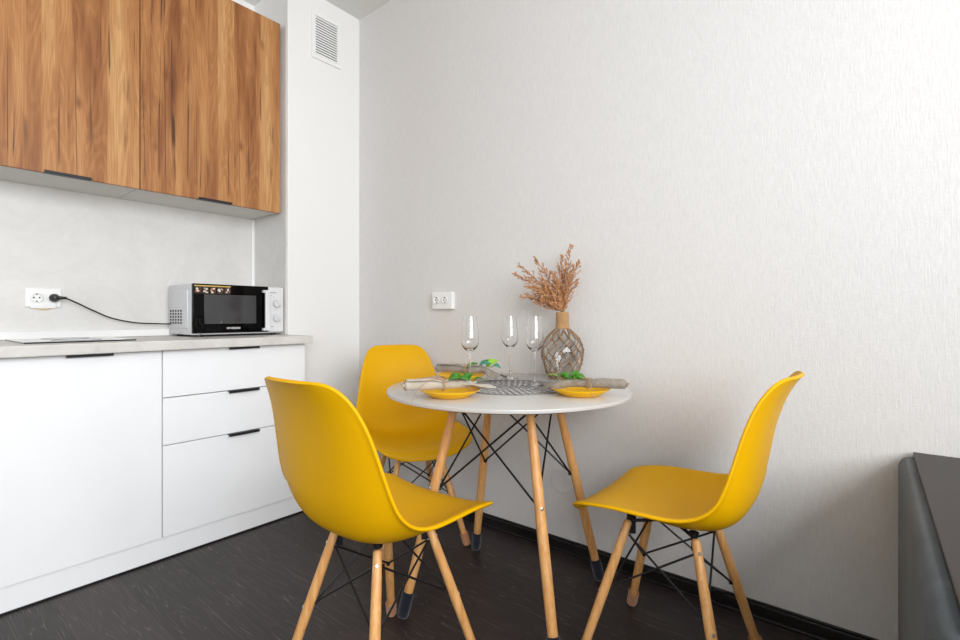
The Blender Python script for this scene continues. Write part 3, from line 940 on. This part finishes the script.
plate(*PL[0], 'yellow plate nearest the camera, left front of the table')
plate(*PL[1], 'yellow plate at the back left of the table by the far chair')
plate(*PL[2], 'yellow plate on the right side of the table')
CAMR = TH   # direction of image-right in plan
zp = TZ + .0225
F_ = (-math.sin(TH), math.cos(TH)); R_ = (math.cos(TH), math.sin(TH))
def off(p, r, f): return (p[0] + R_[0] * r + F_[0] * f, p[1] + R_[1] * r + F_[1] * f)
N0, N1, N2 = off(PL[0], -.010, -.022), off(PL[1], .030, .004), off(PL[2], .010, -.016)
napkin(*N0, zp, CAMR + .34, M['linen_light'], 'oatmeal rolled napkin on the front left plate, spiral end facing left', L=.252, rad=.0190, open_w=.115, lift=.004, seed=1, tails=((-.105, -.035, -.020), (-.060, .04, .03)))
napkin(*N1, zp, CAMR - .30, M['linen'], 'grey rolled napkin on the back left plate', L=.262, rad=.0190, open_w=.11, lift=.016, seed=4, tails=((-.07, .02, .046), (-.02, .03, .02)))
napkin(*N2, zp, CAMR + PI - .28, M['linen'], 'grey rolled napkin on the right plate, spiral end facing right', L=.246, rad=.0170, open_w=.085, lift=.010, seed=7, tails=((-.020, .072, -.016), (.05, -.02, .03)))

def along(x, y, z, dx, dz=0, dy=0):      # offset to image right / away / up from a world point
    return (x + dx * math.cos(TH) - dy * math.sin(TH), y + dx * math.sin(TH) + dy * math.cos(TH), z + dz)
a0 = (*off(N0, .010, 0), zp + .030)
sprig([along(*a0, -.012), along(*a0, .02, .004, -.008), along(*a0, .05, .004, .0), along(*a0, .075, -.004, .006)],
      [(.15, .045, CAMR - .15, .30, .5, 'leaf'), (.35, .038, CAMR + .9, .55, -.3, 'leaf'), (.45, .034, CAMR - .9, .25, .4, 'leaf'), (.62, .032, CAMR + .5, .6, .3, 'leaf'), (.8, .030, CAMR + 1.4, .75, 0., 'leaf'), (.97, .030, CAMR + .1, .35, -.4, 'leaf')],
      'green leafy sprig lying on the front left napkin')
a1 = (*off(N1, -.004, 0), zp + .020)
sprig([along(*a1, -.01), along(*a1, .03, .006, .0), along(*a1, .06, .008, .004), along(*a1, .10, .008, .0)],
      [(.1, .042, CAMR + .1, .4, .4, 'leaf'), (.3, .036, CAMR + 1.2, .6, 0., 'leaf'), (.5, .045, CAMR - .3, .5, .5, 'leaf_teal'), (.65, .045, CAMR + .3, .7, -.3, 'leaf'), (.8, .048, CAMR + .1, .6, .7, 'leaf_light'), (.97, .036, CAMR - .5, .1, .3, 'leaf_teal')],
      'green and teal sprig on the napkin of the back left plate')
a2 = (*off(N2, -.012, 0), zp + .026)
sprig([along(*a2, .02), along(*a2, -.012, .004, -.004), along(*a2, -.042, .004, .0), along(*a2, -.07, .002, .006)],
      [(.1, .040, CAMR + PI - .2, .35, -.4, 'leaf'), (.3, .040, CAMR + PI + .5, .35, .5, 'leaf'), (.42, .034, CAMR + 1.3, .95, 0., 'leaf'), (.6, .042, CAMR + PI - .5, .4, -.3, 'leaf'), (.75, .034, CAMR + PI + .6, .5, .3, 'leaf'), (.97, .034, CAMR + PI - .1, .55, 0., 'leaf_light')],
      'green leafy sprig on the napkin of the right plate')

# flutes
def flute_bm():
    bm = bmesh.new()
    outp = [(0, .0008), (.032, .0008), (.0335, .0016), (.033, .0026), (.018, .0050), (.007, .0085), (.0040, .014), (.0034, .040), (.0034, .100), (.0042, .117), (.0090, .1235), (.019, .132), (.0275, .142), (.0318, .153), (.0325, .163), (.0315, .180), (.0283, .215), (.0240, .252)]
    inp = [(.0232, .2520), (.0275, .215), (.0307, .180), (.0316, .163), (.0308, .154), (.0262, .1440), (.0175, .1350), (.0080, .1300), (0, .1288)]
    lathe(bm, outp + inp, 40)
    return bm
fl = obj('champagne_flute', flute_bm(), M['glass'], auto=50)
GF = 'champagne flutes on the table'
tag(fl, 'left champagne flute, apart from the other two, above the napkins', 'glass', GF)
def place(o, p, label):
    o.location = p; o['label'] = label
FP = [(-1.129, 1.346), (-1.129, 1.596), (-.947, 1.492)]
fl.location = (*FP[0], TZ + .0002)
for p, lb in ((FP[1], 'middle champagne flute, the farthest one, standing towards the wall'), (FP[2], 'right champagne flute standing close to the netted vase')):
    c = fl.copy(); link(c); c.location = (*p, TZ + .0002); c['label'] = lb

# vase
VX, VY = -.978, 1.750
vt = thing('vase', 'clear glass bottle vase in a jute net at the back of the table', 'vase', (VX, VY, TZ))
VP = spline([(.050, .0015), (.056, .008), (.066, .036), (.0765, .070), (.0815, .100), (.0795, .126), (.070, .153), (.049, .180), (.031, .197), (.0240, .209), (.0225, .225), (.0225, .262), (.0245, .275)], 3)
bm = bmesh.new()
lathe(bm, [(0, .0015)] + VP + [(.0225, .2752), (.0202, .262), (.0202, .225), (.0215, .211)] + [(max(r - .0024, .001), z_ - .0008) for r, z_ in VP[::-1] if .012 < z_ < .207] + [(.048, .008), (0, .007)], 48)
obj('bottle', bm, M['vase_glass'], vt, auto=50)
bm = bmesh.new()
k = 0
pts = []
nt = 17; h0, h1 = .200, .267
for i in range(nt * 20 + 1):
    f = i / (nt * 20); a = f * nt * 2 * PI; zz = h0 + (h1 - h0) * f
    rb = .0252 + max(0, (.222 - zz)) * .16
    pts.append((rb * math.cos(a), rb * math.sin(a), zz))
tube(bm, pts, .0026, 6)
obj('neck_wrap', bm, M['twine'], vt, smooth=True, label='jute twine wound round the neck')
def vr(zz):
    for (r0, z0_), (r1, z1_) in zip(VP, VP[1:]):
        if z0_ <= zz <= z1_: return r0 + (r1 - r0) * (zz - z0_) / max(1e-9, z1_ - z0_)
    return VP[-1][0]
bm = bmesh.new(); NC = 11
lev = [.004, .028, .055, .083, .111, .138, .164, .200]
rj = random.Random(11)
kn = {}
for i, zl in enumerate(lev):
    for c in range(NC):
        a = 2 * PI * (c + .5 * (i % 2)) / NC + rj.uniform(-.05, .05)
        kn[i, c] = (a, zl + (rj.uniform(-.005, .005) if 0 < i < len(lev) - 1 else 0))
def onv(a, zz, off): r = vr(zz) + off; return (r * math.cos(a), r * math.sin(a), zz)
for i in range(len(lev) - 1):
    for c in range(NC):
        for dc in ((0, -1) if i % 2 == 0 else (0, 1)):
            a0_, z0_ = kn[i, c]; a1_, z1_ = kn[i + 1, (c + dc) % NC]
            while a1_ - a0_ > PI: a1_ -= 2 * PI
            while a1_ - a0_ < -PI: a1_ += 2 * PI
            bow = rj.uniform(-.05, .05)
            tube(bm, [onv(a0_ + (a1_ - a0_) * f + bow * math.sin(PI * f), z0_ + (z1_ - z0_) * f, .0028) for f in (0, .2, .4, .6, .8, 1)], .0020, 6)
for (i, c), (a, zz) in kn.items():
    if 0 < i < len(lev) - 1: blob(bm, onv(a, zz, .0030), .0048, 1, (1, 1, 1.3))
for zz in (.0045,):
    tube(bm, [onv(2 * PI * q / 40, zz, .0026) for q in range(40)], .0022, 6, closed=True)
obj('rope_net', bm, M['jute_rope'], vt, smooth=True, label='knotted jute net round the body')

# dried sprays standing in the vase
def spray(tip, bend, label, seed, dens=1.0):
    r_ = random.Random(seed)
    foot = Vector((VX + r_.uniform(-.012, .012), VY + r_.uniform(-.012, .012), TZ + .20))
    mouth = Vector((VX + .010 * bend[0], VY + .010 * bend[1], TZ + .275))
    tipv = Vector(tip)
    midp = mouth.lerp(tipv, .45) + Vector((bend[0] * -.008, bend[1] * -.008, .012))
    S = [Vector(q) for q in spline([tuple(foot), tuple(foot.lerp(mouth, .6)), tuple(mouth), tuple(midp), tuple(tipv)], 8)]
    t = thing('dried_spray', label, 'dried plant', foot, 0, 'dried sprays in the vase')
    bm = bmesh.new(); n = len(S)
    tube(bm, S, [.0016 - .0009 * i / n for i in range(n)], 6)
    fb = bmesh.new()
    def florets(p, r, cnt):
        for _ in range(cnt):
            o = Vector((r_.gauss(0, 1), r_.gauss(0, 1), r_.gauss(0, 1))).normalized() * r_.uniform(.3, 1) * r
            q = Matrix.Rotation(r_.uniform(0, PI), 4, 'X') @ Matrix.Rotation(r_.uniform(0, PI), 4, 'Y')
            blob(fb, p + o, r_.uniform(.0015, .0031), 1, (1, .75, 1.35), q)
    k0 = int(n * .50)
    for i in range(k0, n):
        f = (i - k0) / (n - 1 - k0)
        d = (S[min(i + 1, n - 1)] - S[i - 1]).normalized()
        for q in range(3 if f < .75 else 2):
            side = d.cross(Vector((r_.gauss(0, 1), r_.gauss(0, 1), r_.gauss(0, 1)))).normalized()
            Lb = (.058 * (1 - f) ** .8 * min(1, .45 + 1.6 * f) + .009) * r_.uniform(.55, 1.15)
            e = S[i] + d * Lb * .85 + side * Lb * .62
            m_ = S[i].lerp(e, .5) + side * Lb * .10
            tube(bm, [S[i], m_, e], .0006, 4)
            nw = max(2, int(Lb / .0048 * dens))
            for w_ in range(nw):
                g = (w_ + 1) / nw
                pp = S[i].lerp(m_, g * 2) if g < .5 else m_.lerp(e, g * 2 - 1)
                florets(pp, .0040, 2)
        florets(S[i], .005, 2)
    florets(tipv, .004, 4)
    obj('stem', bm, M['dried_stem'], t, smooth=True, world=True)
    obj('floret', fb, M['dried'], t, smooth=True, world=True)
def vtip(dx, dz, dy=0.): return along(VX, VY, TZ + .275, dx, dz, dy)
cr, sr = math.cos(TH), math.sin(TH)
for dx, dz, dy, lb, sd in ((-.195, .150, .0, 'leftmost dried russet spray in the vase, leaning far left', 21), (-.105, .215, .035, 'dried russet spray in the vase rising left of centre', 22), (-.150, .095, -.05, 'lowest dried russet spray in the vase, drooping left', 23),
                           (.035, .260, .0, 'tallest dried russet spray in the vase, upright on the right', 24), (.060, .195, -.03, 'rightmost short dried russet spray in the vase', 25), (-.045, .150, -.03, 'short dried russet spray in the middle of the bunch', 26), (.0, .220, .03, 'dried russet spray just left of the tallest one', 27), (-.172, .185, .03, 'upper left dried russet spray in the vase', 28), (-.165, .055, -.01, 'lower left dried russet spray in the vase, nearly level', 29), (-.085, .055, -.04, 'short dried russet spray hanging low over the left of the vase neck', 30)):
    spray(vtip(dx, dz, dy), (dx * cr * 5, dx * sr * 5), lb, sd)

# ------------------------------------------------------------------ light
def area(name, loc, rot, sx_, sy_, power, col):
    l = bpy.data.lights.new(name, 'AREA'); l.shape = 'RECTANGLE'; l.size = sx_; l.size_y = sy_; l.energy = power; l.color = col
    o = bpy.data.objects.new(name, l); link(o); o.location = loc; o.rotation_euler = rot
    return o
area('window_and_fill_light', (XR + .01, (WR[0] + WR[1]) / 2, (WR[2] + WR[3]) / 2), (0, PI / 2, 0), WR[3] - WR[2] - .1, WR[1] - WR[0] - .1, 141, (.955, .978, 1.0))
area('window_and_fill_light', ((WF[0] + WF[1]) / 2, YF - .01, (WF[2] + WF[3]) / 2), (PI / 2, 0, 0), WF[1] - WF[0] - .1, WF[3] - WF[2] - .1, 4, (1.0, .985, .965))  # weak fill lamp at the added rear window
w = bpy.data.worlds.new('world'); scene.world = w; w.use_nodes = True
bg = w.node_tree.nodes['Background']; bg.inputs[0].default_value = (.80, .89, 1.0, 1); bg.inputs[1].default_value = 1.0

scene.view_settings.view_transform = 'Standard'
scene.view_settings.look = 'None'
scene.view_settings.exposure = 0.0
scene.view_settings.gamma = 1.0
scene.view_settings.use_curve_mapping = False
scene.cycles.use_denoising = True
scene.cycles.max_bounces = 14
scene.cycles.diffuse_bounces = 8
scene.cycles.sample_clamp_indirect = 8.0
